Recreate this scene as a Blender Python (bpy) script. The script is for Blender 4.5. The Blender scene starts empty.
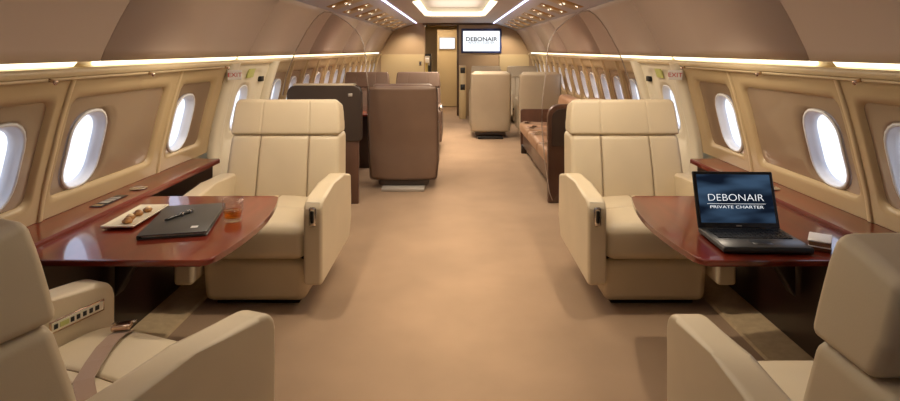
import bpy, bmesh, math, random
from mathutils import Vector, Matrix
random.seed(7)
S = bpy.context.scene
C = S.collection
PI = math.pi
R = math.radians

# ------------------------------------------------------------------ camera, world, lamps, exposure
cam_d = bpy.data.cameras.new('camera')
cam = bpy.data.objects.new('camera', cam_d); C.objects.link(cam)
cam.location = (0, 0, 1.475); cam.rotation_euler = (PI/2, 0, 0)
cam_d.sensor_width = 36; cam_d.sensor_fit = 'HORIZONTAL'; cam_d.lens = 561/900*36
cam_d.shift_x = -5/900; cam_d.shift_y = -150.5/900
cam_d.clip_start = 0.02
S.camera = cam
S.view_settings.view_transform = 'Standard'; S.view_settings.look = 'None'
S.view_settings.gamma = 1; S.view_settings.use_curve_mapping = False
S.view_settings.exposure = 0.0
S.cycles.use_denoising = True
S.cycles.max_bounces = 10; S.cycles.diffuse_bounces = 4; S.cycles.glossy_bounces = 4
S.cycles.transmission_bounces = 8; S.cycles.transparent_max_bounces = 16
S.cycles.sample_clamp_indirect = 4; S.cycles.caustics_reflective = False; S.cycles.caustics_refractive = False

w = bpy.data.worlds.new('world'); S.world = w; w.use_nodes = True
nt = w.node_tree; bg = nt.nodes['Background']
tc = nt.nodes.new('ShaderNodeTexCoord'); sp = nt.nodes.new('ShaderNodeSeparateXYZ'); cr = nt.nodes.new('ShaderNodeValToRGB')
nt.links.new(tc.outputs['Generated'], sp.inputs[0]); nt.links.new(sp.outputs['Z'], cr.inputs[0]); nt.links.new(cr.outputs[0], bg.inputs[0])
cr.color_ramp.elements[0].position = 0.0; cr.color_ramp.elements[0].color = (0.83, 0.86, 0.95, 1)
cr.color_ramp.elements[1].position = 0.35; cr.color_ramp.elements[1].color = (0.62, 0.74, 1.0, 1)
bg.inputs[1].default_value = 1.75

def lamp(name, kind, loc, energy, color, rot=(0, 0, 0), size=None, size_y=None, spot=None, blend=.5, radius=None, spread=None):
    d = bpy.data.lights.new(name, kind); o = bpy.data.objects.new(name, d); C.objects.link(o)
    o.location = loc; o.rotation_euler = rot; d.energy = energy; d.color = color
    if size:
        d.shape = 'RECTANGLE'; d.size = size; d.size_y = size_y
    if spot:
        d.spot_size = spot; d.spot_blend = blend
    if radius is not None: d.shadow_soft_size = radius
    if spread is not None: d.spread = spread
    return o
WARM = (1.0, .84, .64)
CEIL_Z = 2.08
# ceiling trays: one over the near group, one over the middle, one before the bulkhead
lamp('tray_light_front', 'AREA', (0, 4.2, CEIL_Z-.01), 33, WARM, size=.8, size_y=3.0)
lamp('aisle_downlight', 'AREA', (0, 3.6, CEIL_Z-.012), 6, WARM, size=.25, size_y=5.0, spread=R(38))
lamp('aisle_downlight', 'AREA', (0, 9.0, CEIL_Z+.09), 7, WARM, size=.25, size_y=3.2, spread=R(38))
lamp('tray_light_middle', 'AREA', (0, 8.5, CEIL_Z+.10), 70, WARM, size=.7, size_y=3.0)
lamp('tray_light_rear', 'AREA', (0, 1.2, CEIL_Z-.01), 2, WARM, size=.8, size_y=1.0)

lamp('tray_uplight', 'AREA', (0, 8.55, CEIL_Z+.03), 14, WARM, rot=(PI, 0, 0), size=.8, size_y=3.2)

# ------------------------------------------------------------------ materials
MATS = {}
def mat(name, color, rough=.5, metal=0, noise=None, bump=None, coat=0, spec=.5, emit=None, emit_s=0, sheen=0, coat_rough=.03):
    m = bpy.data.materials.new(name); m.use_nodes = True; n = m.node_tree; b = n.nodes['Principled BSDF']
    b.inputs['Base Color'].default_value = (*color, 1); b.inputs['Roughness'].default_value = rough
    b.inputs['Metallic'].default_value = metal; b.inputs['Specular IOR Level'].default_value = spec
    b.inputs['Coat Weight'].default_value = coat; b.inputs['Coat Roughness'].default_value = coat_rough
    b.inputs['Sheen Weight'].default_value = sheen
    if emit:
        b.inputs['Emission Color'].default_value = (*emit, 1); b.inputs['Emission Strength'].default_value = emit_s
    t = n.nodes.new('ShaderNodeTexCoord')
    if noise:   # (scale, amount, detail[, stretch])
        mp = n.nodes.new('ShaderNodeMapping'); n.links.new(t.outputs['Object'], mp.inputs[0])
        if len(noise) > 3: mp.inputs['Scale'].default_value = noise[3]
        nz = n.nodes.new('ShaderNodeTexNoise'); nz.inputs['Scale'].default_value = noise[0]; nz.inputs['Detail'].default_value = noise[2]
        n.links.new(mp.outputs[0], nz.inputs[0])
        r = n.nodes.new('ShaderNodeValToRGB'); a = noise[1]
        r.color_ramp.elements[0].position = .3; r.color_ramp.elements[1].position = .7
        r.color_ramp.elements[0].color = (*[c*(1-a) for c in color], 1)
        r.color_ramp.elements[1].color = (*[min(1, c*(1+a)) for c in color], 1)
        n.links.new(nz.outputs[0], r.inputs[0]); n.links.new(r.outputs[0], b.inputs['Base Color'])
    if bump:    # (scale, strength, distance)
        nz2 = n.nodes.new('ShaderNodeTexNoise'); nz2.inputs['Scale'].default_value = bump[0]; nz2.inputs['Detail'].default_value = 3
        n.links.new(t.outputs['Object'], nz2.inputs[0])
        bp = n.nodes.new('ShaderNodeBump'); bp.inputs['Strength'].default_value = bump[1]; bp.inputs['Distance'].default_value = bump[2]
        n.links.new(nz2.outputs[0], bp.inputs['Height']); n.links.new(bp.outputs[0], b.inputs['Normal'])
    MATS[name] = m
    if name == 'mahogany': b.inputs['Coat IOR'].default_value = 1.55
    return m
def glass(name, tint=(1, 1, 1), refl=.08, rough=0.0, ior=None):
    m = bpy.data.materials.new(name); m.use_nodes = True; n = m.node_tree; n.nodes.clear()
    o = n.nodes.new('ShaderNodeOutputMaterial'); mx = n.nodes.new('ShaderNodeMixShader'); tr = n.nodes.new('ShaderNodeBsdfTransparent')
    g = n.nodes.new('ShaderNodeBsdfGlossy'); lw = n.nodes.new('ShaderNodeLayerWeight'); lw.inputs['Blend'].default_value = .5
    pw = n.nodes.new('ShaderNodeMath'); pw.operation = 'POWER'; pw.inputs[1].default_value = 4
    ma = n.nodes.new('ShaderNodeMath'); ma.operation = 'MULTIPLY_ADD'; f0 = ((ior or 1.45)-1)**2/((ior or 1.45)+1)**2
    ma.inputs[1].default_value = .7*(1-f0); ma.inputs[2].default_value = f0
    n.links.new(lw.outputs['Facing'], pw.inputs[0]); n.links.new(pw.outputs[0], ma.inputs[0]); f = ma
    tr.inputs[0].default_value = (*tint, 1); g.inputs['Roughness'].default_value = rough
    n.links.new(f.outputs[0], mx.inputs[0]); n.links.new(tr.outputs[0], mx.inputs[1]); n.links.new(g.outputs[0], mx.inputs[2]); n.links.new(mx.outputs[0], o.inputs[0])
    return m
def emis(name, color, s):
    m = bpy.data.materials.new(name); m.use_nodes = True; n = m.node_tree; n.nodes.clear()
    o = n.nodes.new('ShaderNodeOutputMaterial'); e = n.nodes.new('ShaderNodeEmission'); e.inputs[0].default_value = (*color, 1); e.inputs[1].default_value = s
    n.links.new(e.outputs[0], o.inputs[0]); return m

LEATHER = mat('cream_leather', (.62, .52, .365), .48, noise=(3, .05, 2), bump=(260, .12, .002))
LEATHER_B = mat('mocha_leather', (.20, .13, .095), .42, noise=(3, .08, 2), bump=(260, .12, .002))
LEATHER_G = mat('sand_leather', (.50, .42, .31), .48, noise=(3, .05, 2), bump=(260, .12, .002))
LEATHER_T = mat('tan_leather', (.42, .25, .15), .45, noise=(3, .08, 2), bump=(260, .12, .002))
LEATHER_D = mat('dark_brown_leather', (.045, .030, .024), .5, noise=(3, .08, 2), bump=(260, .1, .002))
WOOD = mat('mahogany', (.15, .016, .006), .3, spec=.2, coat=1, noise=(5, .55, 6, (1, .12, 1)), coat_rough=.02)
WOOD_D = mat('dark_mahogany', (.018, .006, .004), .35, coat=.4, noise=(5, .5, 6, (1, .12, 1)))
WOOD_M = mat('brown_veneer', (.10, .048, .032), .38, coat=.4, noise=(4, .35, 6, (1, 1, .12)))
CARPET = mat('tan_carpet', (.35, .235, .148), .95, noise=(2.2, .10, 6), bump=(420, .5, .004), spec=.1, sheen=.2)
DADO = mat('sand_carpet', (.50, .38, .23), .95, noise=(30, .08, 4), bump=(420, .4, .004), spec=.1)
PANEL = mat('tan_sidewall', (.52, .395, .225), .38, coat=.25, coat_rough=.1)
INSERT = mat('bronze_insert', (.31, .22, .145), .22, coat=.6, coat_rough=.04)
RIB = mat('cream_rib', (.64, .51, .31), .35)
CREAM = mat('cream_door', (.74, .68, .54), .4)
BIN = mat('mauve_beige_panel', (.50, .40, .34), .45)
CEIL = mat('pale_ceiling', (.52, .48, .52), .5)
GOLD = mat('gold_service_panel', (.45, .27, .10), .3, metal=.3)
WHITEP = mat('white_plastic', (.80, .82, .86), .35)
GREYP = mat('grey_rim', (.42, .38, .34), .4)
BLACK = mat('black_plastic', (.012, .012, .013), .4)
DARK = mat('dark_gap', (.01, .008, .007), .8)
CHROME = mat('chrome', (.75, .72, .68), .15, metal=1)
BRASS = mat('champagne_metal', (.70, .52, .40), .25, metal=1)
LAMINATE = mat('tan_laminate', (.42, .29, .17), .35, coat=.3, coat_rough=.15)
LAMINATE_C = mat('cream_laminate', (.62, .48, .27), .4)
LAMINATE_D = mat('brown_laminate', (.09, .05, .03), .35)
NAVY = mat('navy_bezel', (.03, .045, .16), .3)
SCREEN_W = emis('white_screen', (.92, .96, 1.0), 1.3)
INK = mat('black_ink', (.01, .01, .02), .6)
WHITE_T = emis('white_letters', (.95, .97, 1), 1.0)
FOLDER = mat('charcoal_leather', (.062, .058, .052), .45, bump=(300, .1, .001))
CERAMIC = mat('cream_ceramic', (.80, .74, .58), .2, coat=.5)
PASTRY = mat('golden_pastry', (.36, .17, .05), .6, noise=(60, .5, 4), bump=(90, .6, .004))
CREAMTOP = mat('piped_cream', (.75, .60, .36), .5)
STRAP = mat('taupe_webbing', (.30, .19, .13), .45, bump=(500, .4, .001), sheen=.3)
PAPER = mat('white_card', (.78, .76, .74), .5)
BROWNC = mat('brown_card', (.16, .07, .03), .5)
RED = mat('exit_red', (.55, .02, .02), .5)
YELLOWG = mat('yellow_green_label', (.50, .52, .18), .5)
TOWEL = mat('yellow_towel', (.75, .66, .30), .9, bump=(200, .5, .003))
GLOW = emis('warm_light_strip', (1.0, .86, .56), 3.2)
GLOW_T = emis('tray_glow', (1.0, .84, .45), 3.0)
GLOW_W = emis('cool_light_strip', (.70, .70, 1.0), 3.5)
GLOW_S = emis('downlight_bulb', (1.0, .88, .66), 9.0)
PANE = glass('window_pane_acrylic', (.97, .98, 1), ior=1.3)
SMOKED = glass('smoked_glass', (.92, .885, .87), ior=1.2)
EDGE = mat('glass_edge', (.36, .30, .26), .2)
SEAM_SHADE = mat('seam_thread', (.30, .22, .14), .7)  # darker tone that paints the shade inside the seat grooves
TUMBLER = glass('tumbler_glass', (.97, .96, .94), ior=1.5)
WHISKY = glass('whisky', (.93, .62, .24), ior=1.33)
ICE = glass('ice', (.9, .93, .95), ior=1.31)

# ------------------------------------------------------------------ helpers
def fin(name, bm, m, parent=None, smooth=True, wn=False, loc=None, rot=None):
    bmesh.ops.remove_doubles(bm, verts=bm.verts, dist=1e-6)
    bmesh.ops.recalc_face_normals(bm, faces=bm.faces)
    me = bpy.data.meshes.new(name); bm.to_mesh(me); bm.free()
    if smooth:
        for p in me.polygons: p.use_smooth = True
    ms = m if isinstance(m, (list, tuple)) else [m]
    for x in ms: me.materials.append(x)
    o = bpy.data.objects.new(name, me); C.objects.link(o)
    if parent: o.parent = parent
    if loc: o.location = loc
    if rot: o.rotation_euler = rot
    if wn:
        w_ = o.modifiers.new('wn', 'WEIGHTED_NORMAL'); w_.keep_sharp = True
    return o
def tag(o, label=None, cat=None, group=None, kind=None):
    if label: o['label'] = label
    if cat: o['category'] = cat
    if group: o['group'] = group
    if kind: o['kind'] = kind
    return o
def empty(name, loc=(0, 0, 0), rz=0, **k):
    o = bpy.data.objects.new(name, None); C.objects.link(o); o.location = loc; o.rotation_euler = (0, 0, rz)
    o.empty_display_size = .1
    return tag(o, **k)
def copy_tree(o, parent=None):
    c = o.copy(); C.objects.link(c)
    if parent: c.parent = parent
    for ch in list(o.children): copy_tree(ch, c)
    return c
def bxm(bm, x0, x1, y0, y1, z0, z1, M=None, mi=0):
    vs = [bm.verts.new((x, y, z)) for x in (x0, x1) for y in (y0, y1) for z in (z0, z1)]
    if M is not None:
        for v in vs: v.co = M @ v.co
    for f in ((0, 1, 3, 2), (4, 6, 7, 5), (0, 4, 5, 1), (2, 3, 7, 6), (0, 2, 6, 4), (1, 5, 7, 3)):
        fc = bm.faces.new([vs[i] for i in f]); fc.material_index = mi
    return vs
def box(x0, x1, y0, y1, z0, z1):
    bm = bmesh.new(); bxm(bm, x0, x1, y0, y1, z0, z1); return bm
def cut(bm, axis, vals):
    for v in vals:
        no = [0, 0, 0]; no[axis] = 1; co = [0, 0, 0]; co[axis] = v
        bmesh.ops.bisect_plane(bm, geom=bm.verts[:]+bm.edges[:]+bm.faces[:], plane_co=co, plane_no=no)
def rb(x0, x1, y0, y1, z0, z1, r=.03, seg=3, cx=(), cy=(), cz=(), fn=None):
    bm = box(x0, x1, y0, y1, z0, z1)
    if r: bmesh.ops.bevel(bm, geom=bm.edges[:], offset=r, segments=seg, profile=.5, affect='EDGES')
    cut(bm, 0, cx); cut(bm, 1, cy); cut(bm, 2, cz)
    if fn:
        for v in bm.verts: v.co = Vector(fn(v.co.x, v.co.y, v.co.z))
    return bm
def groove(s, w=.007): return [s-2*w, s-w, s, s+w, s+2*w]
def gdip(v, s, depth=.012, w=.008): return depth*math.exp(-((v-s)/w)**2)
def prism(pts, x0, x1, r=.0, seg=3, axis='x'):
    """polygon pts in the (y,z) plane extruded along x (axis='z': pts in (x,y), extruded z)"""
    bm = bmesh.new()
    mk = (lambda a, b, t: (t, a, b)) if axis == 'x' else ((lambda a, b, t: (a, b, t)) if axis == 'z' else (lambda a, b, t: (a, t, b)))
    A = [bm.verts.new(mk(a, b, x0)) for a, b in pts]; B = [bm.verts.new(mk(a, b, x1)) for a, b in pts]
    bm.faces.new(A); bm.faces.new(B[::-1]); n = len(pts)
    for i in range(n): bm.faces.new((A[i], A[(i+1) % n], B[(i+1) % n], B[i]))
    if r: bmesh.ops.bevel(bm, geom=bm.edges[:], offset=r, segments=seg, profile=.5, affect='EDGES')
    return bm
def tube(bm, pts, r, n=8, mi=0, caps=True):
    pts = [Vector(p) for p in pts]; rings = []
    for i, p in enumerate(pts):
        d = (pts[min(i+1, len(pts)-1)] - pts[max(i-1, 0)]).normalized()
        u = d.cross(Vector((0, 0, 1)))
        if u.length < .05: u = d.cross(Vector((1, 0, 0)))
        u.normalize(); v = d.cross(u)
        rr = r[i] if isinstance(r, (list, tuple)) else r
        rings.append([bm.verts.new(p + rr*(math.cos(2*PI*k/n)*u + math.sin(2*PI*k/n)*v)) for k in range(n)])
    for a, b in zip(rings, rings[1:]):
        for k in range(n):
            f = bm.faces.new((a[k], a[(k+1) % n], b[(k+1) % n], b[k])); f.material_index = mi
    if caps:
        bm.faces.new(rings[0]); bm.faces.new(rings[-1][::-1])
def lathe(prof, n=32, bm=None, cx=0, cy=0):
    bm = bm or bmesh.new(); rings = []
    for r, z in prof:
        if r < 1e-5: rings.append([bm.verts.new((cx, cy, z))])
        else: rings.append([bm.verts.new((cx+r*math.cos(2*PI*k/n), cy+r*math.sin(2*PI*k/n), z)) for k in range(n)])
    for a, b in zip(rings, rings[1:]):
        for k in range(n):
            k2 = (k+1) % n
            if len(a) == 1 and len(b) == 1: continue
            if len(a) == 1: bm.faces.new((a[0], b[k], b[k2]))
            elif len(b) == 1: bm.faces.new((a[k], b[0], a[k2]))
            else: bm.faces.new((a[k], b[k], b[k2], a[k2]))
    return bm
def text(name, body, size, m, parent, loc, rot, sx=1.0, extrude=.0006, align='CENTER', thin=0):
    c = bpy.data.curves.new(name, 'FONT'); c.body = body; c.size = size; c.extrude = extrude; c.offset = thin; c.align_x = align; c.align_y = 'CENTER'
    t = bpy.data.objects.new(name+'_tmp', c); C.objects.link(t)
    bpy.context.view_layer.update()
    me = bpy.data.meshes.new_from_object(t.evaluated_get(bpy.context.evaluated_depsgraph_get()))
    bpy.data.objects.remove(t)
    for v in me.vertices: v.co.x *= sx
    me.materials.clear(); me.materials.append(m)
    o = bpy.data.objects.new(name, me); C.objects.link(o); o.parent = parent; o.location = loc; o.rotation_euler = rot
    return o
def lerp(a, b, t): return a+(b-a)*t
def interp(x, tab):
    if x <= tab[0][0]: return tab[0][1]
    for (x0, y0), (x1, y1) in zip(tab, tab[1:]):
        if x <= x1: return y0+(y1-y0)*(x-x0)/(x1-x0)
    return tab[-1][1]

# ------------------------------------------------------------------ cabin shell
Y0, Y1 = -1.3, 12.6
WX = [(0, 1.64), (.2, 1.73), (.45, 1.80), (.72, 1.825), (.82, 1.812), (.9, 1.795), (1.0, 1.770), (1.1, 1.747), (1.2, 1.720), (1.3, 1.690), (1.385, 1.660)]
def wx(z): return interp(z, WX)
def sweep(prof, y0, y1, sx=1, ny=1):
    bm = bmesh.new(); cols = []
    for j in range(ny+1):
        y = lerp(y0, y1, j/ny); cols.append([bm.verts.new((sx*x, y, z)) for x, z in prof])
    for a, b in zip(cols, cols[1:]):
        for i in range(len(prof)-1): bm.faces.new((a[i], a[i+1], b[i+1], b[i]))
    return bm
def solid(o, t, off=1):
    m = o.modifiers.new('thick', 'SOLIDIFY'); m.thickness = t; m.offset = off; return o

bm = bmesh.new(); bxm(bm, -1.9, 1.9, Y0-.1, 16.2, -.06, 0)
tag(fin('floor', bm, CARPET, smooth=False), kind='structure', label='tan patterned carpet down the aisle')
BINP = [(1.66, 1.425), (1.640, 1.478), (1.605, 1.55), (1.57, 1.62), (1.53, 1.69), (1.49, 1.757), (1.45, 1.82), (1.415, 1.865), (1.38, 1.905)]
ceiling = None
# flat ceiling with the tray cut-outs
TR = [(1.0, 5.6), (6.8, 10.35)]; TX = .54
bm = bmesh.new()
ys = [Y0] + [v for t in TR for v in t] + [Y1]
for a, b in zip(ys[::2], ys[1::2]): bxm(bm, -.86, .86, a, b, CEIL_Z, CEIL_Z+.02)
for (a, b) in TR:
    for s in (-1, 1): bxm(bm, *sorted((s*TX, s*.86)), a, b, CEIL_Z, CEIL_Z+.02)
    for s in (-1, 1):   # chamfered corners
        for yy, d in ((a, 1), (b, -1)):
            p = [(s*TX, yy), (s*(TX-.09), yy), (s*TX, yy+d*.22)]
            f = [bm.verts.new((x, y, CEIL_Z)) for x, y in p]; g = [bm.verts.new((x, y, CEIL_Z+.02)) for x, y in p]
            bm.faces.new(f); bm.faces.new(g)
            for i in range(3): bm.faces.new((f[i], f[(i+1) % 3], g[(i+1) % 3], g[i]))
ceiling = tag(fin('ceiling', bm, CEIL, smooth=False), kind='structure', label='pale flat cabin ceiling with recessed trays')
def poly_loop(a, b, off=0.0):
    t = TX+off
    return [(t, a+.22-off*.4), (t-.09, a-off), (-t+.09, a-off), (-t, a+.22-off*.4), (-t, b-.22+off*.4), (-t+.09, b+off), (t-.09, b+off), (t, b-.22+off*.4)]
for (a, b) in TR:
    # the tray: glowing sides above a lip, cream top
    bm = bmesh.new(); L1 = poly_loop(a, b, .10); 
    A = [bm.verts.new((x, y, CEIL_Z+.02)) for x, y in L1]; B = [bm.verts.new((x, y, CEIL_Z+.17)) for x, y in poly_loop(a, b, .0)]
    for i in range(8): bm.faces.new((A[i], A[(i+1) % 8], B[(i+1) % 8], B[i]))
    bm.faces.new(B)
    fin('ceiling_tray', bm, CEIL, ceiling, smooth=False)
    t = empty('tray_light', (0, (a+b)/2, CEIL_Z), label='%s glowing light cove around the recessed ceiling tray' % ('bright yellow' if a > 5 else 'near'), cat='ceiling light')
    bm = bmesh.new(); yc = (a+b)/2
    P = poly_loop(a-0, b+0, .012)
    A = [bm.verts.new((x, y-yc, .024)) for x, y in P]; B = [bm.verts.new((x*.90, (y-yc)*.975, .10)) for x, y in P]
    for i in range(8): bm.faces.new((A[i], A[(i+1) % 8], B[(i+1) % 8], B[i]))
    fin('light_strip', bm, GLOW_T, t, smooth=False)

# cool linear lights where ceiling meets the service panels
for s in (-1, 1):
    o = fin('linear_light', box(-.012, .012, 0, Y1-.3, -.008, .012), GLOW_W, smooth=False, loc=(s*.862, .2, CEIL_Z-.004))
    tag(o, 'thin bluish white linear light along the %s ceiling edge' % ('left' if s < 0 else 'right'), 'light strip')
    # sloping service panel
    nm = 'left' if s < 0 else 'right'
    o = fin('service_panel', sweep([(.87, CEIL_Z), (1.12, 2.005), (1.385, 1.91)], Y0, Y1, s), CEIL, ceiling); solid(o, .015, 0)
    # overhead curved panels
    ya = [-1.3, -.2, 2.62, 4.48, 6.35, 8.22, 10.1, 12.6]
    for a, b in zip(ya, ya[1:]):
        g = .005
        bm = sweep(BINP, a+g, b-g, s)
        o = fin('overhead_panel', bm, BIN, ceiling)
        sd = o.modifiers.new('thick', 'SOLIDIFY'); sd.thickness = .012; sd.offset = 0
    # hull behind the gaps
    bm = sweep([(1.405, 1.935), (1.48, 1.83), (1.57, 1.69), (1.66, 1.52), (1.70, 1.44)], Y0, Y1, s)
    fin('hull_liner', bm, BIN, ceiling)
    # cove: shelf, back, top
    wall = fin('wall_'+nm, sweep([(1.81, 0), (1.815, .2), (1.825, .45), (1.87, .70), (1.828, .728)], Y0, Y1, s), CREAM)
    tag(wall, kind='structure', label='%s cabin sidewall' % nm)
    fin('cove_shelf', sweep([(1.648, 1.362), (1.640, 1.375), (1.644, 1.396), (1.655, 1.398), (1.67, 1.390), (1.73, 1.390), (1.765, 1.40), (1.765, 1.44), (1.70, 1.445), (1.664, 1.43)], Y0, Y1, s), RIB, wall)
    # thin rail under the shelf
    bm = bmesh.new(); tube(bm, [(s*1.652, Y0, 1.352), (s*1.652, 4.1, 1.352)], .006, 8); fin('rail', bm, RIB, wall)
    # carpeted kick strip
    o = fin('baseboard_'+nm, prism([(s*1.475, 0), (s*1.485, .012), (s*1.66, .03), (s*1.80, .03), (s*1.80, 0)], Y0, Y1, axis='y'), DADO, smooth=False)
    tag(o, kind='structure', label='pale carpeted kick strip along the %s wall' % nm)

# cove light tubes: one per overhead panel
ends = [(-1.2, -.27), (-.13, 2.55), (2.71, 4.42), (4.54, 6.29), (6.41, 8.16), (8.28, 10.04), (10.16, 12.5)]
for s in (-1, 1):
    for i, (a, b) in enumerate(ends):
        if b < 1: continue
        bm = prism([(s*1.71, 1.428), (s*1.755, 1.428), (s*1.755, 1.402), (s*1.735, 1.400)], 0, b-a, axis='y')
        o = fin('cove_light', bm, GLOW, smooth=False, loc=(0, a, 0))
        side = 'left' if s < 0 else 'right'
        where = {1: 'nearest the camera', 2: 'above the front windows and cabin door', 3: 'just beyond the glass screen'}.get(i, 'far down the cabin')
        tag(o, 'warm cove light above the %s windows, %s' % (side, where), 'cove light', 'far %s cove lights' % side if i > 3 else None)

# --- sidewall panels with windows
def loop(cy, cz, hy, hz, r, m=6, c=5):
    pts = []
    cor = [(1, 1), (-1, 1), (-1, -1), (1, -1)]
    for q, (a, b) in enumerate(cor):
        ccy, ccz = cy+a*(hy-r), cz+b*(hz-r)
        for k in range(c+1):
            t = (q + k/c)*PI/2
            pts.append((ccy+r*math.cos(t), ccz+r*math.sin(t)))
        na, nb = cor[(q+1) % 4]; t = (q+1)*PI/2
        p0 = (ccy+r*math.cos(t), ccz+r*math.sin(t)); p1 = (cy+na*(hy-r)+r*math.cos(t), cz+nb*(hz-r)+r*math.sin(t))
        for k in range(1, m): pts.append((lerp(p0[0], p1[0], k/m), lerp(p0[1], p1[1], k/m)))
    return pts
def rings_mesh(rings, s, flat=None):
    """rings: list of (loop, outward offset, steps to the next)"""
    bm = bmesh.new(); prev = None
    full = []
    for i, (lp, off, st) in enumerate(rings):
        full.append((lp, off))
        if i+1 < len(rings):
            for k in range(1, st):
                t = k/st; l2, o2 = rings[i+1][0], rings[i+1][1]
                full.append(([(lerp(a[0], b[0], t), lerp(a[1], b[1], t)) for a, b in zip(lp, l2)], lerp(off, o2, t)))
    for lp, off in full:
        cur = [bm.verts.new((s*(wx(z)+off), y, z)) for y, z in lp]
        if prev:
            for k in range(len(cur)): bm.faces.new((prev[k], prev[(k+1) % len(cur)], cur[(k+1) % len(cur)], cur[k]))
        prev = cur
    return bm
ZB, ZT = .722, 1.375
win_n = [0]
HY, HZ = .125, .178
def window(s, yc, parent_wall, zc=1.0):
    win_n[0] += 1; side = 'left' if s < 0 else 'right'
    wlo = lambda d, off, st=1: (loop(yc, zc, HY+d, HZ+d, min(HY+d, .105+d)), off, st)
    o = fin('window_%d' % win_n[0], rings_mesh([wlo(.010, .0195), wlo(.010, .012), wlo(.0, .008), wlo(-.004, .016), wlo(-.010, .036), wlo(-.013, .039), wlo(-.018, .066)], s), WHITEP)
    tag(o, kind='structure', label='oval cabin window %s side, number %d from the camera' % (side, win_n[0]))
    g = fin('window_gasket', rings_mesh([wlo(.014, .0195), wlo(.014, .014), wlo(.009, .0125)], s), GREYP, o)
    bm = bmesh.new(); lp = loop(yc, zc, HY-.015, HZ-.015, .09)
    bm.faces.new([bm.verts.new((s*(wx(z)+.055), y, z)) for y, z in lp])
    fin('window_pane', bm, PANE, o, smooth=False)
    if yc < 1.5: fin('window_shade', prism([(yc-.11, .83), (yc+.11, .83), (yc+.11, 1.17), (yc-.11, 1.17)], s*1.745+s*.03, s*1.745+s*.045), LAMINATE_D, o, smooth=False)  # added unseen slab that blocks daylight, keeping the near seats darker
    return o
def panel(s, y0, y1, yc, wall, rec=None, door=False):
    rec = rec or (y0+.10, y1-.07)
    outer = loop((y0+y1)/2, (ZB+ZT)/2, (y1-y0)/2, (ZT-ZB)/2, .0001)
    rc, rh = (rec[0]+rec[1])/2, (rec[1]-rec[0])/2
    zc, zh = 1.035, .232
    m1 = loop(rc, zc, rh, zh, .055)
    m2 = loop(rc, zc, rh-.012, zh-.012, .045)
    hole = loop(yc, 1.0, HY+.008, HZ+.008, .113)
    p = fin('sidewall_panel', rings_mesh([(outer, 0, 4), (m1, 0, 1), (m2, .020, 1)], s), PANEL, wall)
    fin('recessed_insert', rings_mesh([(m2, .020, 5), (hole, .020, 1), (hole, .030, 1)], s), INSERT, p)
    window(s, yc, wall)
def rib(s, y, wall, w=.013, t=.010, m=None, z0=ZB, z1=ZT):
    bm = bmesh.new(); n = 14; prev = None
    for k in range(n+1):
        z = lerp(z0, z1, k/n); x = wx(z)
        c = [bm.verts.new((s*(x+.004), y-w, z)), bm.verts.new((s*(x-t*.7), y-w, z)), bm.verts.new((s*(x-t), y-w*.4, z)), bm.verts.new((s*(x-t), y+w*.4, z)), bm.verts.new((s*(x-t*.7), y+w, z)), bm.verts.new((s*(x+.004), y+w, z))]
        if prev:
            for i in range(5): bm.faces.new((prev[i], prev[i+1], c[i+1], c[i]))
        prev = c
    return fin('panel_rib', bm, m or RIB, wall)
DOORN = [0]
for s in (-1, 1):
    side = 'left' if s < 0 else 'right'; wall = bpy.data.objects['wall_'+side]
    y = 2.48
    # near windows (two in view), then those beside and behind the camera, the rearmost blocked against daylight
    win = []
    panel(s, 3.44, 4.13, 3.66, wall, (3.50, 3.99))
    panel(s, 2.46, 3.44, 2.705, wall, (2.50, 3.34))
    for k in range(5):
        b = 2.46-k*.62; panel(s, b-.62, b, b-.29, wall, (b-.60, b-.07))
    for yy in (3.44, 2.46, 1.84): rib(s, yy, wall)
    # cabin door with a pillar each side
    DOORN[0] += 1
    outer = loop(4.69, (0.2+ZT)/2, .37, (ZT-.2)/2, .0001)
    hole = loop(4.62, 1.0, HY+.008, HZ+.008, .113)
    rc1 = loop(4.66, 1.02, .26, .29, .08); rc2 = loop(4.66, 1.02, .25, .28, .07)
    d = fin('door_%d' % DOORN[0], rings_mesh([(outer, 0, 4), (rc1, 0, 1), (rc2, .010, 3), (hole, .012, 1), (hole, .03, 1)], s), CREAM)
    tag(d, kind='structure', label='cream cabin door on the %s with an oval window' % side)
    window(s, 4.62, wall)
    o = fin('handle_recess', prism([(4.90, 1.20), (4.98, 1.20), (4.98, 1.245), (4.90, 1.245)], 1.695*s, 1.725*s, .004, 1), DARK, d)
    o = rib(s, 4.66, d, .075, .004, YELLOWG, 1.245, 1.32); o.name = 'instruction_label'
    rib(s, 4.215, wall, .085, .035, CREAM, .0, ZT)
    rib(s, 5.12, wall, .06, .06, CREAM, .0, ZT)
    # far windows
    y = 5.26
    k = 0
    while y < 12.4:
        panel(s, y, min(y+.545, 12.6), y+.27, wall, (y+.03, y+.50)); rib(s, y, wall, .016, .022); y += .545; k += 1
    # exit sign
    e = fin('exit_sign', rb(-.052, .052, -.010, .010, -.036, .036, .004, 1), PAPER, loc=(s*1.628, 4.14, 1.29), rot=(0, 0, R(-38)*s), smooth=False)
    tag(e, 'small red and white EXIT sign beside the %s cabin door' % side, 'sign')
    text('exit_letters', 'EXIT', .044, RED, e, (0, -.0105, 0), (PI/2, 0, 0), 1.15)
    # little latches on the rail
    for yy in (2.28, 3.02, 4.02):
        bm = bmesh.new(); tube(bm, [(0, 0, 0), (s*-.016, 0, -.004), (s*-.03, 0, -.012)], [.008, .007, .010], 10)
        o = fin('rail_clip', bm, BRASS, wall, loc=(s*1.65, yy, 1.352))

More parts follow.
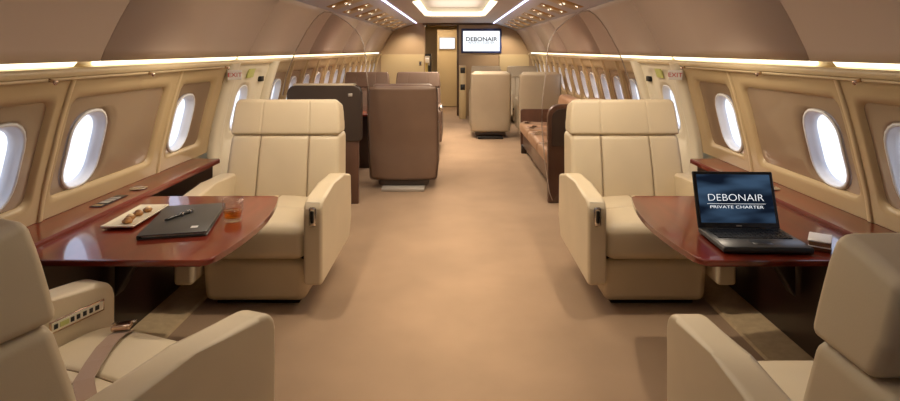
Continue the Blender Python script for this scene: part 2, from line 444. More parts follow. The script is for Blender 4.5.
# --- ends of the cabin
bm = bmesh.new(); bxm(bm, -1.9, 1.9, Y0-.1, Y0, 0, 2.3)
tag(fin('wall_back', bm, LAMINATE, smooth=False), kind='structure', label='cabin wall behind the camera')
DX0, DX1, DZ = -.675, .07, 2.035
def bulk(name, x0, x1, m, y=Y1):
    """bulkhead piece cut to the cabin's outline"""
    pr = [(0, 1.62), (.45, 1.80), (.72, 1.825), (1.0, 1.77), (1.385, 1.70), (1.425, 1.69), (1.55, 1.605), (1.69, 1.53), (1.82, 1.45), (1.905, 1.38), (2.085, .85), (2.1, 0)]
    return pr
bm = bmesh.new()
out = [(1.70, 0), (1.82, .45), (1.84, .72), (1.80, 1.0), (1.71, 1.385), (1.70, 1.44), (1.61, 1.56), (1.54, 1.69), (1.455, 1.83), (1.385, 1.915), (.87, 2.09)]
def add_prism_y(bm, pts, y0, y1, mi=0):
    A = [bm.verts.new((x, y0, z)) for x, z in pts]; B = [bm.verts.new((x, y1, z)) for x, z in pts]; n = len(pts)
    fs = [bm.faces.new(A), bm.faces.new(B[::-1])]+[bm.faces.new((A[i], A[(i+1) % n], B[(i+1) % n], B[i])) for i in range(n)]
    for f in fs: f.material_index = mi
add_prism_y(bm, out+[(DX1, 2.09), (DX1, 0)], Y1, Y1+.06)
add_prism_y(bm, [(-x, z) for x, z in out]+[(DX0, 2.09), (DX0, 0)], Y1, Y1+.06)
add_prism_y(bm, [(DX0, DZ), (DX1, DZ), (DX1, 2.09), (DX0, 2.09)], Y1, Y1+.06)
bh = tag(fin('wall_front', bm, LAMINATE, smooth=False), kind='structure', label='tan laminate bulkhead at the end of the cabin')
fin('door_header', box(DX0-.05, .86, Y1-.02, Y1, 2.035, 2.078), LAMINATE_D, bh, smooth=False)
fin('door_jamb', box(.04, .085, Y1-.02, Y1, 0, 2.035), LAMINATE_D, bh, smooth=False)
fin('panel_joint', box(.985, .99, Y1-.006, Y1, .2, 2.0), LAMINATE_D, bh, smooth=False)
for x0, x1 in ((.10, 1.6), (-1.6, -.70)):
    fin('trim_line', box(x0, x1, Y1-.006, Y1, 1.375, 1.382), RIB, bh, smooth=False)
fin('lower_panel', box(-1.66, -.70, Y1-.012, Y1, .02, 1.372), LAMINATE_C, bh, smooth=False)  # added slab: cove light on the lower bulkhead painted as cream colour
fin('lower_panel', box(1.0, 1.66, Y1-.012, Y1, .02, 1.372), LAMINATE_C, bh, smooth=False)  # same painted cove glow, right-hand side
sw = fin('switch_plate', rb(-.03, .03, -.01, 0, -.05, .05, .004, 1), CHROME, loc=(-.78, Y1-.012, 1.17)); tag(sw, 'small metal switch plate on the bulkhead left of the doorway', 'switch')
fin('switch_button', box(-.014, .014, -.014, -.009, -.03, .03), BLACK, sw, smooth=False)
# the room beyond the doorway
bm = bmesh.new()
bxm(bm, -1.2, -.95, Y1+.06, 16, 0, 2.15); bxm(bm, .10, .2, Y1+.06, 16, 0, 2.15); bxm(bm, -1.2, .2, 16, 16.1, 0, 2.15); bxm(bm, -1.2, .2, Y1, 16.1, 2.15, 2.2)
tag(fin('wall_galley', bm, LAMINATE_C, smooth=False), kind='structure', label='cream walls of the room beyond the doorway')
dr = fin('door_3', box(-.46, .06, 14.5, 14.55, 0.02, 2.0), LAMINATE_C, smooth=False); tag(dr, kind='structure', label='cream laminate door beyond the doorway')
lamp('galley_lamp', 'AREA', (-.4, 13.5, 2.1), 22, WARM, size=.6, size_y=1.2)
g = empty('galley_cabinet', (-.68, 13.6, 0), label='tall black galley cabinet seen through the doorway', cat='cabinet')
fin('cabinet_body', box(-.13, .10, 0, .4, 0, 1.38), BLACK, g, smooth=False)
fin('cabinet_niche', box(-.10, .07, -.01, .002, 1.10, 1.33), GREYP, g, smooth=False)
o = fin('serving_box', rb(-.07, .07, -.06, .06, 0, .12, .01, 2), PAPER, loc=(-.70, 13.5, 1.16)); tag(o, 'white box on the black galley cabinet beyond the doorway', 'box')
o = fin('hand_towel', rb(-.085, .085, -.012, .012, -.25, .25, .008, 2, cx=(-.04, 0, .04), fn=lambda x, y, z: (x, y+.006*math.sin(x*70), z)), TOWEL, loc=(-.74, 13.56, .93)); tag(o, 'yellow towel hanging on the black galley cabinet', 'towel')

def monitor(name, x, y, z, w_, h_, label, bez, txt):
    t = empty(name, (x, y, z), label=label, cat='television' if txt else 'screen')
    fin('bezel', rb(-w_/2, w_/2, -.05, 0, -h_/2, h_/2, .012, 2), bez, t)
    fin('screen', box(-w_/2+.045*w_, w_/2-.045*w_, -.053, -.049, -h_/2+.08*h_, h_/2-.10*h_), SCREEN_W, t, smooth=False)
    if txt:
        text('screen_title', 'DEBONAIR', .125, INK, t, (0, -.055, .035), (PI/2, 0, 0), 1.15, thin=.0025)
        text('screen_subtitle', 'PRIVATE CHARTER', .052, INK, t, (0, -.055, -.05), (PI/2, 0, 0), 1.34)
        fin('screen_rule', box(-.29, .29, -.0545, -.053, -.012, -.006), INK, t, smooth=False)
    return t
monitor('television', .59, Y1, 1.68, .90, .55, 'wall-mounted television with DEBONAIR on a white screen', NAVY, True)
monitor('wall_monitor', -.20, 14.5, 1.65, .42, .33, 'small bright screen on the door beyond the doorway', GREYP, False)

# --- downlights on the sloping service panels
dl = empty('downlight', (0, 0, 0), label='', cat='downlight')
fin('lamp_ring', lathe([(.026, 0), (.030, -.006), (.022, -.008), (.020, -.002)], 14), CHROME, dl)
fin('bulb', lathe([(0, -.005), (.012, -.0055), (.019, -.003)], 12), GLOW_S, dl)
first = True
for s in (-1, 1):
    side = 'left' if s < 0 else 'right'
    for j in range(8):
        yb = 6.0+j*.82
        gp = fin('gold_panel', sweep([(1.02, 2.029), (1.12, 1.997), (1.33, 1.922)], yb-.22, yb+.24, s), GOLD, ceiling); solid(gp, .004, 0)
        for (u, dy) in ((1.06, -.12), (1.17, .02), (1.28, -.10), (1.16, .16)):
            o = dl if first else copy_tree(dl)
            first = False
            z = (2.0165 if u < 1.12 else lerp(1.997, 1.922, (u-1.12)/.21))-.004
            if u < 1.12: z = lerp(2.029, 1.997, (u-1.02)/.10)-.004
            o.location = (s*u, yb+dy, z); o.rotation_euler = (0, R(-19)*-s, 0)
            o['label'] = 'small round downlight in the %s gold ceiling panel, %s' % (side, 'nearest the bulkhead' if j == 7 else '%s from the bulkhead' % ['', 'second', 'third', 'fourth', 'fifth', 'sixth', 'seventh', 'eighth'][7-j]); o['group'] = '%s gold panel downlights, bay %d from the bulkhead' % (side, 8-j)

# spot lamps of the service panels over the seats
for (x, y, e) in ((-.98, 3.15, 11), (.98, 3.15, 11), (-.98, 4.9, 8), (.98, 4.9, 8), (-1.1, 7.2, 8), (1.1, 6.8, 8), (-1.1, 10.6, 8), (1.1, 10.6, 8)):
    lamp('reading_spot', 'SPOT', (x, y, 1.93), e*4, WARM, spot=R(125), blend=.7, radius=.03)
for sx in (-1, 1): lamp('seat_spot', 'SPOT', (sx*1.0, 1.78, 1.93), 16, WARM, spot=R(40), blend=.6, radius=.03)
lamp('bulkhead_wash', 'SPOT', (-1.0, 12.0, 1.98), 45, WARM, rot=(R(30), 0, 0), spot=R(100), blend=.8, radius=.03)
lamp('bulkhead_wash', 'SPOT', (1.1, 12.0, 1.95), 45, WARM, rot=(R(30), 0, 0), spot=R(100), blend=.8, radius=.03)

# ------------------------------------------------------------------ furniture
def lean(z): return .13+max(0, z-.42)*.22
def seam(parent, pts, r=.0022, m=None):  # dark tube laid in a groove to paint its shade
    bm = bmesh.new(); tube(bm, pts, r, 6); return fin('seam', bm, m or SEAM_SHADE, parent)
def make_chair(L, shell=None, shell_top=.90, aisle=1, handle=True, panel_side=None, belt=False, basem=None):
    """faces -y; aisle = +1/-1: local side of the aisle arm"""
    shell = shell or L
    t = empty('club_seat')
    base = rb(-.30, .30, -.36, .22, .03, .285, .045, 4, fn=lambda x, y, z: (x*(1-.03*(.285-z)/.25), y+.02*(.285-z)/.25, z))
    fin('seat_base', base, basem or L, t, wn=True)
    fin('foot_plinth', rb(-.24, .24, -.28, .34, 0, .035, .004, 1), DARK, t)
    fin('lap_gap', rb(-.285, .285, -.33, .15, .275, .30, .002, 1), DARK, t)
    def fs(x, y, z):
        top = max(0, (z-.40)/.10)
        z += top*(.022*(1-(x/.3)**2) - gdip(y, -.12, .016, .010) - (gdip(x, 0, .012, .008) if y > -.12 else 0) - .02*max(0, (-y-.28)/.12)**2 + .008*math.cos(x*8)*math.cos(y*9))
        return (x, y, z)
    c = rb(-.303, .303, -.42, .17, .295, .50, .05, 4, cx=[-.2, -.1]+groove(0)+[.1, .2], cy=[-.3, -.2]+groove(-.12)+[-.03, .06], cz=[.4], fn=fs)
    sc_ = fin('seat_cushion', c, L, t, wn=True)
    seam(sc_, [(x, -.12, .498+.022*(1-(x/.3)**2)-.011+.008*math.cos(x*8)) for x in (-.27, -.18, -.09, 0, .09, .18, .27)], .0026)
    seam(sc_, [(0, y, .522-.008+.008*math.cos(y*9)) for y in (-.12, -.05, .04, .10, .15)], .0026)
    full = shell_top > .95; ye = .20 if full else .42
    for s in (-1, 1):
        pr = [(-.45, .17), (-.452, .575), (-.442, .612), (-.415, .637), (-.37, .648), (-.12, .662), (.16, .660), (ye, .60), (ye+.02, .30), (ye-.06, .17)]
        a = prism(pr, s*.306 if s > 0 else -(.39 if full else .412), (.39 if full else .412) if s > 0 else -.306, .020, 4)
        arm = fin('armrest', a, L, t, wn=True)
        if handle and s == aisle:
            h = fin('recline_handle', rb(s*.359-.020, s*.359+.020, -.460, -.447, .50, .605, .010, 3), CHROME, arm)
            fin('handle_slot', rb(s*.359-.009, s*.359+.009, -.463, -.457, .520, .588, .006, 2), BLACK, arm)
        if panel_side == s:
            xi = s*.306
            cp = fin('control_panel', rb(min(xi, xi-s*.004), max(xi, xi-s*.004), -.40, -.205, .540, .583, .0015, 1), BRASS, arm)
            fin('panel_face', box(*sorted((xi-s*.004, xi-s*.0052)), -.394, -.211, .546, .577), CREAM, cp, smooth=False)
            for k, (yy, wd) in enumerate([(-.235, .014), (-.258, .012), (-.281, .012), (-.304, .012), (-.325, .012), (-.352, .030), (-.381, .012)]):
                fin('panel_button', box(*sorted((xi-s*.005, xi-s*.0075)), -.605-yy-wd/2, -.605-yy+wd/2, .554, .570), YELLOWG if k == 5 else BLACK, cp, smooth=False)
    def fb(x, y, z):
        fr = 1 if y < .05 else 0
        wid = 1.0-.05*max(0, (z-.42))/.5
        dy = 0
        if fr: dy = -.012*(1-(x/.38)**2)-.012*math.sin(max(0, min(1, (z-.42)/.48))*PI) + gdip(abs(x), .17, .020, .009)
        return (x*wid, y+dy+lean(z), z)
    b = rb(-.385, .385, 0, .13 if full else .25, .42, .905, .035, 4, cx=groove(-.17)+groove(.17)+[-.3, -.08, .0, .08, .3], cz=[.50, .58, .66, .74, .82], fn=fb)
    bk_ = fin('backrest', b, L, t, wn=True)
    for sx in (-.17, .17):
        P = []
        for i in range(11):
            z = lerp(.44, .895, i/10); P.append((sx*(1-.05*(z-.42)/.5), -.012*(1-(sx/.38)**2)-.012*math.sin((z-.42)/.48*PI)+.013+lean(z), z))
        seam(bk_, P, .0030)
    def fh(x, y, z):
        fr = 1 if y < .05 else 0
        wid = .962-.05*max(0, (z-.90))/.24-.03*max(0, (z-1.06)/.078)**3
        dy = (gdip(abs(x), .17, .008, .007)-.008*(1-(x/.38)**2)-.003*math.sin(max(0, min(1, (z-.90)/.23))*PI)) if fr else .012*math.sin(max(0, min(1, (z-.90)/.23))*PI)
        if z > 1.0: z -= .042*(max(0, y)/.175)**1.5
        return (x*wid, y+dy+lean(z)-.006, z)
    h = rb(-.387, .387, -.004, .175, .902, 1.138, .024, 4, cx=groove(-.17)+groove(.17)+[0], cz=[.97, 1.02, 1.07], fn=fh)
    if shell_top <= .95: fin('headrest', h, L, t, wn=True)
    else:
        h.free(); h = rb(-.375, .375, -.010, .10, .908, 1.125, .045, 5, cx=groove(-.17)+groove(.17)+[0], cz=[.97, 1.02, 1.07], fn=fh); fin('headrest', h, L, t, wn=True)
    hw = .398 if full else .335
    def fk(x, y, z):
        back = y > .25
        by = y+lean(z)-.13
        if back: by += (-.05 if full else -.02)*((x/hw)**4) - .03*max(0, (.30-z)/.2)
        return (x*(1-.04*max(0, (.3-z)/.2)-.02*max(0, (z-.8)/.3)), by, z)
    k = rb(-hw, hw, .205 if full else .235, .30, .10, shell_top, .04, 5, cx=[-.3, -.2, -.1, 0, .1, .2, .3], cz=[.2, .3, .4, .5, .6, .7, .8], fn=fk)
    fin('back_shell', k, shell, t, wn=True)
    if shell_top > .95:   # seam panel near the bottom edge
        for sx in (-1, 1):
            bm = bmesh.new(); P = []
            for (x, z) in [(.36, .50), (.31, .50), (.305, .12)]: P.append((sx*x, .29+lean(z)-.13-.05*(x/hw)**4-.03*max(0, (.30-z)/.2)+.001, z))
            tube(bm, P, .003, 6); fin('shell_seam', bm, LEATHER_D, t)
    if belt:
        L1 = [(.15, -.36, .508), (.12, -.30, .526), (.07, -.22, .537), (.01, -.14, .543), (-.05, -.06, .542), (-.13, -.01, .534), (-.22, .06, .51), (-.29, .12, .46)]
        bm = bmesh.new(); prev = None
        for i, p in enumerate(L1):
            d = (Vector(L1[min(i+1, len(L1)-1)])-Vector(L1[max(i-1, 0)])); d.z = 0; d.normalize(); n = Vector((-d.y, d.x, 0))
            q = [bm.verts.new(Vector(p)+n*.025+Vector((0, 0, 0))), bm.verts.new(Vector(p)-n*.025), bm.verts.new(Vector(p)-n*.025+Vector((0, 0, .004))), bm.verts.new(Vector(p)+n*.025+Vector((0, 0, .004)))]
            if prev:
                for j in range(4): bm.faces.new((prev[j], prev[(j+1) % 4], q[(j+1) % 4], q[j]))
            else: bm.faces.new(q)
            prev = q
        bm.faces.new(prev)
        st = fin('seat_belt', bm, STRAP, t, smooth=False)
        M = Matrix.Translation((.150, -.345, .524)) @ Matrix.Rotation(R(218), 4, 'Z') @ Matrix.Rotation(R(-8), 4, 'X')
        bk = rb(-.030, .030, -.026, .026, -.002, .018, .007, 3); bk.transform(M); bk = fin('belt_buckle', bk, BRASS, st)
        bm = bmesh.new(); tube(bm, [(-.034, .03, .010), (.034, .03, .010), (.036, .044, .008), (-.036, .044, .008), (-.034, .03, .010)], .004, 8); bm.transform(M)
        fin('buckle_tongue', bm, CHROME, bk)
    return t

def put(t, x, y, rz, label, group=None, sx=1):
    t.location = (x, y, 0); t.rotation_euler = (0, 0, rz); t.scale = (sx, 1, 1); tag(t, label, 'seat', group); return t
a = make_chair(LEATHER, aisle=1)
put(a, -1.146, 3.55, 0, 'cream leather club seat facing the camera behind the left table')
b = make_chair(LEATHER, aisle=-1)
put(b, 1.146, 3.55, 0, 'cream leather club seat facing the camera behind the laptop table')
c = make_chair(LEATHER, aisle=-1, panel_side=1, belt=True)
put(c, -1.124, 1.556, R(160), 'cream leather seat at bottom left, back turned, seat belt laid across its cushion')
d = make_chair(LEATHER, aisle=1)
put(d, 1.12, 1.40, PI, 'cream leather seat at bottom right, back turned to the camera'); c.scale = (1, 1, .985); d.scale = (1.035, 1, .98)

# dining group beyond the left partition
e = make_chair(LEATHER_B, LEATHER_B, 1.10, handle=False, basem=LEATHER_D); put(e, -.545, 6.18, PI, 'brown leather seat seen from behind beside the aisle, left', sx=0.93)
for ch in e.children:
    if ch.name.startswith('foot_plinth'): ch.data.materials[0] = GREYP; ch['label'] = 'pale metal foot plate'
f = make_chair(LEATHER_B, handle=False); put(f, -1.36, 8.38, 0, 'brown seat facing the camera by the left windows across the red table', sx=0.93)
g = copy_tree(f); put(g, -.57, 8.38, 0, 'brown seat facing the camera by the aisle across the red table', sx=0.93)
bm = bmesh.new(); tube(bm, [(.40, .0, .62), (.44, .0, .62)], .008, 8)
# chrome knob at the aisle side of the near brown seat
kn = fin('recline_knob', lathe([(0, -.03), (.022, -.022), (.032, 0), (.022, .022), (0, .03)], 16), CHROME, e, loc=(-.425, .25, .86))
# right: pairs of sand seats before the bulkhead
h = make_chair(LEATHER_G, LEATHER_G, 1.10, handle=False, basem=LEATHER_D); put(h, .59, 9.62, PI, 'pale sand seat seen from behind by the right side of the aisle', sx=0.86)
h2 = copy_tree(h); put(h2, 1.365, 9.35, PI, 'pale sand seat seen from behind at the far end of the sofa', sx=0.86)
h3 = make_chair(LEATHER_G, handle=False); put(h3, .66, 11.6, 0, 'sand seat facing the camera in front of the bulkhead, under the television', sx=0.88)
h4 = copy_tree(h3); put(h4, 1.42, 11.6, 0, 'sand seat facing the camera in front of the bulkhead, nearest the right windows', sx=0.88)
# slim cabinet by the doorway
t = empty('magazine_cabinet', (.165, 12.2, 0), label='narrow pale cabinet between doorway and seats with dark slots', cat='cabinet')
fin('cabinet_body', rb(-.075, .075, -.2, .38, 0, 1.13, .006, 1), LAMINATE_C, t)
for z in (.98, .62): fin('slot', rb(-.05, .05, -.21, -.19, z, z+.12, .004, 1), BLACK, t)

# --- tables
def table_outline(s, xi=.90, bulge=.05, y0=2.07, y1=2.98, xw=1.64):
    """s=-1 left; aisle edge bowed with rounded corners"""
    P = [(xw, y0)]
    for k in range(7):
        t = k/6; P.append((xi+.045*(1-math.sin(t*PI/2)), y0+.045*(1-math.cos(t*PI/2))))
    for k in range(1, 10):
        t = k/10; P.append((xi-bulge*math.sin(t*PI)**.9+.03*t, lerp(y0+.045, y1-.03, t)))
    for k in range(7):
        t = k/6; P.append((xi+.03+.03*(1-math.cos(t*PI/2)), y1-.03+.03*math.sin(t*PI/2)))
    P.append((xw, y1))
    return [(s*x, y) for x, y in P]
for s in (-1, 1):
    side = 'left' if s < 0 else 'right'
    t = empty('side_table', (0, 0, 0), label=('glossy mahogany table on the left under the folder, pastries and whisky glass' if s < 0 else 'glossy mahogany table on the right carrying the laptop'), cat='table')
    top = prism(table_outline(s), .675, .70, axis='z')
    bmesh.ops.bevel(top, geom=[e_ for e_ in top.edges if abs(e_.verts[0].co.z-e_.verts[1].co.z) < 1e-5], offset=.007, segments=3, profile=.5, affect='EDGES')
    o = fin('tabletop', top, WOOD, t, wn=True)
    br = fin('support_arm', prism([(1.642*s, .28), (1.642*s, .674), (1.0*s, .674), (1.02*s, .64), (1.45*s, .60)], 2.70, 2.78, .006, 1, axis='y'), WOOD_D, t)
    # ledge cabinet along the wall
    l = empty('wall_ledge', (0, 0, 0), label='long dark wood ledge cabinet below the %s windows' % side, cat='ledge')
    fin('ledge_top', prism([(s*1.635, .690), (s*1.635, .712), (s*1.642, .72), (s*1.828, .72), (s*1.828, .690)], .1, 3.90, axis='y'), WOOD, l, smooth=False)
    fin('ledge_front', prism([(s*1.678, .03), (s*1.676, .69), (s*1.79, .69), (s*1.75, .03)], .1, 3.88, axis='y'), WOOD_D, l, smooth=False)
    # cup holder ring
    o = lathe([(.036, 0), (.045, .005), (.040, .006), (.034, .002), (.030, -.0), (0, .001)], 24)
    fin('cup_holder', o, CHROME, l, loc=(s*1.72, 3.05, .7205))
    if s < 0:
        pl = fin('outlet_plate', rb(-.030, .030, -.11, .11, 0, .003, .001, 1), BLACK, l, loc=(-1.725, 2.80, .7205))
        for yy in (-.085, -.03, .01, .05): fin('outlet_cover', box(-.022, .022, yy-.016, yy+.012, .003, .005), CHROME if yy < -.05 else GREYP, pl, smooth=False)

# --- things on the left table
TT = .7005
tr = empty('serving_plate', (-1.463, 2.58, TT), R(3), label='oblong cream plate holding four small pastries', cat='plate')
def dish(x, y, z): 
    e_ = max(abs(x)/.07, abs(y)/.17); return (x, y, z+(.010*max(0, (e_-.72)/.28)))
fin('plate_body', rb(-.07, .07, -.17, .17, 0, .010, .004, 2, cx=[-.06, -.05, 0, .05, .06], cy=[-.155, -.12, 0, .12, .155], fn=dish), CERAMIC, tr, wn=True)
for i, (x, y, r) in enumerate([(-1.445, 2.475, .024), (-1.463, 2.53, .022), (-1.462, 2.59, .024), (-1.452, 2.65, .022)]):
    p = fin('pastry', lathe([(0, 0), (r*.7, .001), (r*.9, .007), (r*.95, .012), (r*.6, .019), (0, .021)], 18), PASTRY, loc=(x, y, TT+.011))
    tag(p, ['golden pastry at the near end of the cream plate', 'golden pastry second from the near end of the plate', 'golden pastry second from the far end of the plate', 'golden pastry at the far end of the cream plate'][i], 'pastry', 'pastries on the plate')
    fin('cream_swirl', lathe([(r*.6, .019), (r*.5, .023), (r*.25, .026), (0, .027)], 14), CREAMTOP if i % 2 == 1 else PASTRY, p)
fo = empty('document_folder', (-1.215, 2.53, TT), R(13), label='closed dark grey leather folder under the black pen', cat='folder')
fin('folder_pages', rb(-.122, .122, -.212, .215, .004, .015, .002, 1), PAPER, fo)
fin('folder_cover', rb(-.133, .133, -.225, .225, .014, .019, .002, 2), FOLDER, fo)
fin('folder_back', rb(-.133, .133, -.225, .225, 0, .004, .0015, 1), FOLDER, fo)
fin('folder_spine', rb(-.136, -.128, -.225, .225, 0, .019, .004, 2), FOLDER, fo)
fin('embossed_badge', rb(.055, .083, -.165, -.137, .0185, .0196, .0004, 1), PAPER, fo)
bm = bmesh.new(); tube(bm, [(0, -.080, .007), (0, -.065, .007), (0, .03, .008), (0, .075, .007), (0, .082, .006)], [.003, .0062, .0075, .0068, .004], 12)
pn = empty('fountain_pen', (-1.248, 2.54, TT+.0195), R(-20), label='black pen with silver bands lying on the folder', cat='pen'); fin('pen_barrel', bm, BLACK, pn)
bm = bmesh.new(); tube(bm, [(0, .012, .0078), (0, .018, .0079)], .0085, 12); tube(bm, [(0, .058, .0072), (0, .062, .0072)], .0080, 12); tube(bm, [(0, .075, .015), (0, .03, .0165)], .0016, 6)
fin('pen_bands', bm, CHROME, pn)
gl = empty('whisky_glass', (-1.01, 2.55, TT), label='whisky tumbler with amber drink and ice on the left table', cat='glass')
fin('tumbler', lathe([(0, .012), (.036, .014), (.0415, .05), (.043, .102), (.0445, .1025), (.0445, .05), (.040, .004), (.036, 0), (0, 0)], 36), TUMBLER, gl)
fin('whisky', lathe([(0, .0135), (.0355, .0155), (.040, .045), (0, .045)], 36), WHISKY, gl)
for (x, y, z, rr) in ((.010, -.010, .032, 20), (-.014, .008, .040, 50)):
    o = fin('ice_cube', rb(-.012, .012, -.012, .012, -.012, .012, .003, 2), ICE, gl, loc=(x, y, z), rot=(.3, .2, R(rr)))

# --- laptop
lp = empty('laptop', (1.193, 2.245, TT), R(-2), label='open black laptop with DEBONAIR PRIVATE CHARTER on its dark blue screen', cat='laptop')
fin('keyboard_base', rb(-.17, .17, -.125, .125, .004, .026, .008, 3), BLACK, lp, wn=True)
DECK = mat('grey_deck', (.05, .052, .056), .35)
fin('palm_deck', rb(-.164, .164, -.120, .112, .0255, .0272, .0006, 1), DECK, lp)
bm = bmesh.new()
for r_ in range(6):
    n = 15
    for k in range(n):
        if r_ == 0 and 4 <= k <= 8: continue
        x0 = -.145+k*.0195+(r_ % 2)*.003; bxm(bm, x0, x0+.016, -.020+r_*.0185, -.020+r_*.0185+.0145, .027, .0305)
bxm(bm, -.065, .035, -.020, -.0055, .027, .0305)
KEY = mat('key_black', (.015, .015, .016), .45)
fin('keyboard', bm, KEY, lp, smooth=False)
fin('touchpad', rb(-.04, .035, -.095, -.045, .027, .0278, .0003, 1), BLACK, lp)
fin('foot_pads', rb(-.15, .15, -.11, .11, 0, .005, .001, 1), KEY, lp)
TH = R(-17)
sc_m = bpy.data.materials.new('laptop_screen'); sc_m.use_nodes = True; n = sc_m.node_tree; n.nodes.clear()
o_ = n.nodes.new('ShaderNodeOutputMaterial'); e_ = n.nodes.new('ShaderNodeEmission'); r_ = n.nodes.new('ShaderNodeValToRGB'); wv = n.nodes.new('ShaderNodeTexNoise'); mp = n.nodes.new('ShaderNodeMapping'); t_ = n.nodes.new('ShaderNodeTexCoord')
mp.inputs['Rotation'].default_value = (0, R(35), 0); mp.inputs['Scale'].default_value = (3, 1, 13)
n.links.new(t_.outputs['Object'], mp.inputs[0]); n.links.new(mp.outputs[0], wv.inputs[0]); wv.inputs['Scale'].default_value = 1.4; wv.inputs['Detail'].default_value = 1.5
n.links.new(wv.outputs[0], r_.inputs[0]); n.links.new(r_.outputs[0], e_.inputs[0]); e_.inputs[1].default_value = 1
r_.color_ramp.elements[0].position = .40; r_.color_ramp.elements[0].color = (.006, .010, .020, 1)
r_.color_ramp.elements[1].position = .66; r_.color_ramp.elements[1].color = (.04, .075, .13, 1)
n.links.new(e_.outputs[0], o_.inputs[0])
lid = fin('screen_lid', rb(-.17, .17, -.006, .006, 0, .235, .005, 3), BLACK, lp, wn=True, loc=(0, .122, .022), rot=(TH, 0, 0))
fin('display', box(-.155, .155, -.0072, -.0058, .022, .222), sc_m, lid, smooth=False)
text('screen_title', 'DEBONAIR', .041, WHITE_T, lid, (0, -.0078, .124), (PI/2, 0, 0), 1.18, .0002, thin=-.0007)
text('screen_subtitle', 'PRIVATE CHARTER', .0165, WHITE_T, lid, (0, -.0078, .086), (PI/2, 0, 0), 1.62, .0002, thin=-.0001)
fin('screen_rule', box(-.122, .122, -.0080, -.0072, .0990, .1003), WHITE_T, lid, smooth=False)
fin('maker_badge', box(-.012, .012, -.0068, -.0058, .008, .013), GREYP, lid, smooth=False)
bm = bmesh.new(); tube(bm, [(-.13, .122, .024), (-.09, .122, .024)], .007, 10); tube(bm, [(.09, .122, .024), (.13, .122, .024)], .007, 10); fin('hinge', bm, BLACK, lp)
# small boxed cards
cb = empty('card_box', (1.432, 2.20, TT), R(-35), label='small white and brown box beside the laptop', cat='box')
cb.scale = (1.3, 1.3, 1.2)
fin('box_body', rb(-.028, .028, -.042, .042, 0, .030, .002, 1), BROWNC, cb)
fin('box_lid', rb(-.030, .030, -.044, .044, .029, .034, .002, 1), PAPER, cb)
fin('box_band', rb(-.029, .029, -.043, .043,   .012, .016, .001, 1), PAPER, cb)

# --- left partition and glass
t = empty('cabin_partition', (0, 5.40, 0), label='dark brown half-height partition behind the left cream seat', cat='partition')
fin('veneer_panel', rb(-1.72, -.925, -.03, .03, 0, .66, .006, 2), WOOD_M, t)
def rounded_top(x0, x1, z0, z1, r):
    P = [(x0, z0), (x1, z0)]
    for k in range(9): a_ = k/8*PI/2; P.append((x1-r+r*math.cos(a_), z1-r+r*math.sin(a_)))
    P.append((x0, z1)); return P
def round_both(x0, x1, z0, z1, r):
    P = [(x0, z0+.02), (x0+.02, z0), (x1-.02, z0), (x1, z0+.02)]
    for k in range(9): a_ = k/8*PI/2; P.append((x1-r+r*math.cos(a_), z1-r+r*math.sin(a_)))
    for k in range(9): a_ = PI/2+k/8*PI/2; P.append((x0+r+r*math.cos(a_), z1-r+r*math.sin(a_)))
    return P
fin('padded_panel', prism(round_both(-1.605, -.895, .60, 1.135, .075), -.045, .045, .012, 2, axis='y'), LEATHER_D, t, wn=True)
fin('top_rim', prism(rounded_top(-1.55, -.96, 1.122, 1.150, .012), -.040, .06, .004, 1, axis='y'), LEATHER_G, t)
fin('reading_light', rb(-1.02, -.98, -.052, -.044, 1.03, 1.06, .003, 1), GREYP, t)
def screen(name, pts, y, label):
    bm = prism(pts, -.004, .004, axis='y')
    t = empty(name, (0, y, 0), label=label, cat='glass screen')
    fin('glass_sheet', bm, SMOKED, t, smooth=False)
    bm = bmesh.new(); tube(bm, [(x, 0, z) for x, z in pts], .0055, 6); fin('glass_edge', bm, EDGE, t)
G = [(.847, 1.075), (.868, 1.26), (.876, 1.40), (.895, 1.53), (.93, 1.61), (.98, 1.68), (1.06, 1.75), (1.15, 1.81), (1.22, 1.845), (1.28, 1.85), (1.34, 1.81), (1.39, 1.755), (1.45, 1.67), (1.50, 1.58), (1.56, 1.47), (1.61, 1.34), (1.66, 1.20), (1.69, 1.03)]
screen('glass_screen', [(-x, z) for x, z in G], 5.50, 'smoked glass screen rising above the left dark partition')
G2 = [(.93, .04), (.90, .12), (.86, .40), (.83, .75), (.835, 1.0), (.868, 1.26), (.876, 1.40)] + G[3:] + [(1.69, .97)]
screen('glass_screen', G2, 5.36, 'tall smoked glass screen at the near end of the right sofa')

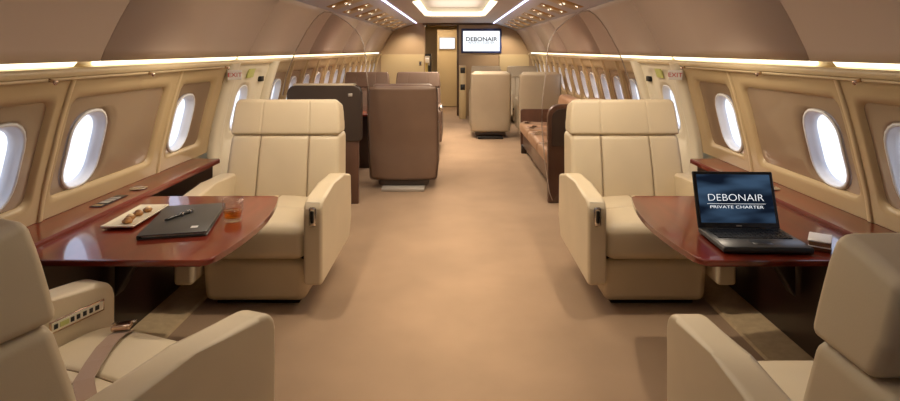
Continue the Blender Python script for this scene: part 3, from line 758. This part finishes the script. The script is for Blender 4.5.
# --- right sofa
t = empty('sofa', (0, 0, 0), label='long tan leather sofa with belts along the right side beyond the glass', cat='sofa')
fin('sofa_base', rb(.97, 1.62, 5.50, 8.05, .10, .32, .01, 2), WOOD_M, t)
for yy in (5.52, 7.98): fin('sofa_leg', rb(.945, 1.02, yy, yy+.08, 0, .12, .006, 1), WOOD_D, t)
for k in range(3):
    y0 = 5.49+k*.862
    def fcu(x, y, z, y0=y0): return (x, y, z+(.018*math.cos((y-y0-.43)/.43*PI/2)*math.cos((x-1.2)*3) if z > .38 else 0))
    fin('seat_cushion', rb(.925, 1.52, y0, y0+.855, .30, .44, .045, 4, cx=[1.05, 1.15, 1.25, 1.4], cy=[y0+.15, y0+.3, y0+.43, y0+.57, y0+.72], fn=fcu), LEATHER_T, t, wn=True)
    fin('back_cushion', rb(1.42, 1.58, y0, y0+.855, .40, .84, .05, 4, fn=lambda x, y, z: (x+.16*(z-.4), y, z)), LEATHER_T, t, wn=True)
for (yy) in (6.05, 6.75, 7.25, 7.75):
    for dy, dx in ((-.05, 0), (.09, .05)):
        bm = bmesh.new(); bxm(bm, -.02, .02, -.19, .19, 0, .004); bm.transform(Matrix.Translation((1.08+dx, yy+dy, .462)) @ Matrix.Rotation(R(60), 4, 'Z')); sb = fin('seat_belt', bm, STRAP, t, smooth=False)
        bm = box(-.024, .024, -.032, .032, 0, .014); bm.transform(Matrix.Translation((1.0+dx, yy+dy+.04, .464)) @ Matrix.Rotation(R(60), 4, 'Z')); fin('belt_buckle', bm, CHROME, sb, smooth=False)
fin('far_arm', prism(rounded_top(-1.62, -.95, .10, .62, .04), 8.09, 8.16, .006, 1, axis='y'), WOOD_M, t, wn=True).scale.x = -1
pe = fin('end_panel', prism(rounded_top(-1.66, -.895, .0, .95, .12), 5.40, 5.475, .010, 2, axis='y'), WOOD_M, t, wn=True); pe.scale.x = -1
bm = prism(rounded_top(-1.62, -.93, .55, .91, .10), 5.385, 5.405, .006, 1, axis='y'); o = fin('end_padding', bm, LEATHER_D, t, wn=True); o.scale.x = -1
o = fin('bolster', rb(1.40, 1.60, 5.62, 6.1, .80, .96, .07, 5), LEATHER_T, t)

# --- dining table beyond the left partition
t = empty('dining_table', (0, 0, 0), label='red mahogany table between the brown seats on the left', cat='table')
tp = prism([(-1.70, 6.75), (-.78, 6.75), (-.74, 6.80), (-.74, 7.65), (-.78, 7.70), (-1.70, 7.70)], .675, .70, .004, 1, axis='z'); fin('tabletop', tp, WOOD, t)
fin('pedestal', rb(-1.50, -1.05, 7.0, 7.45, 0, .676, .01, 2), WOOD_D, t)
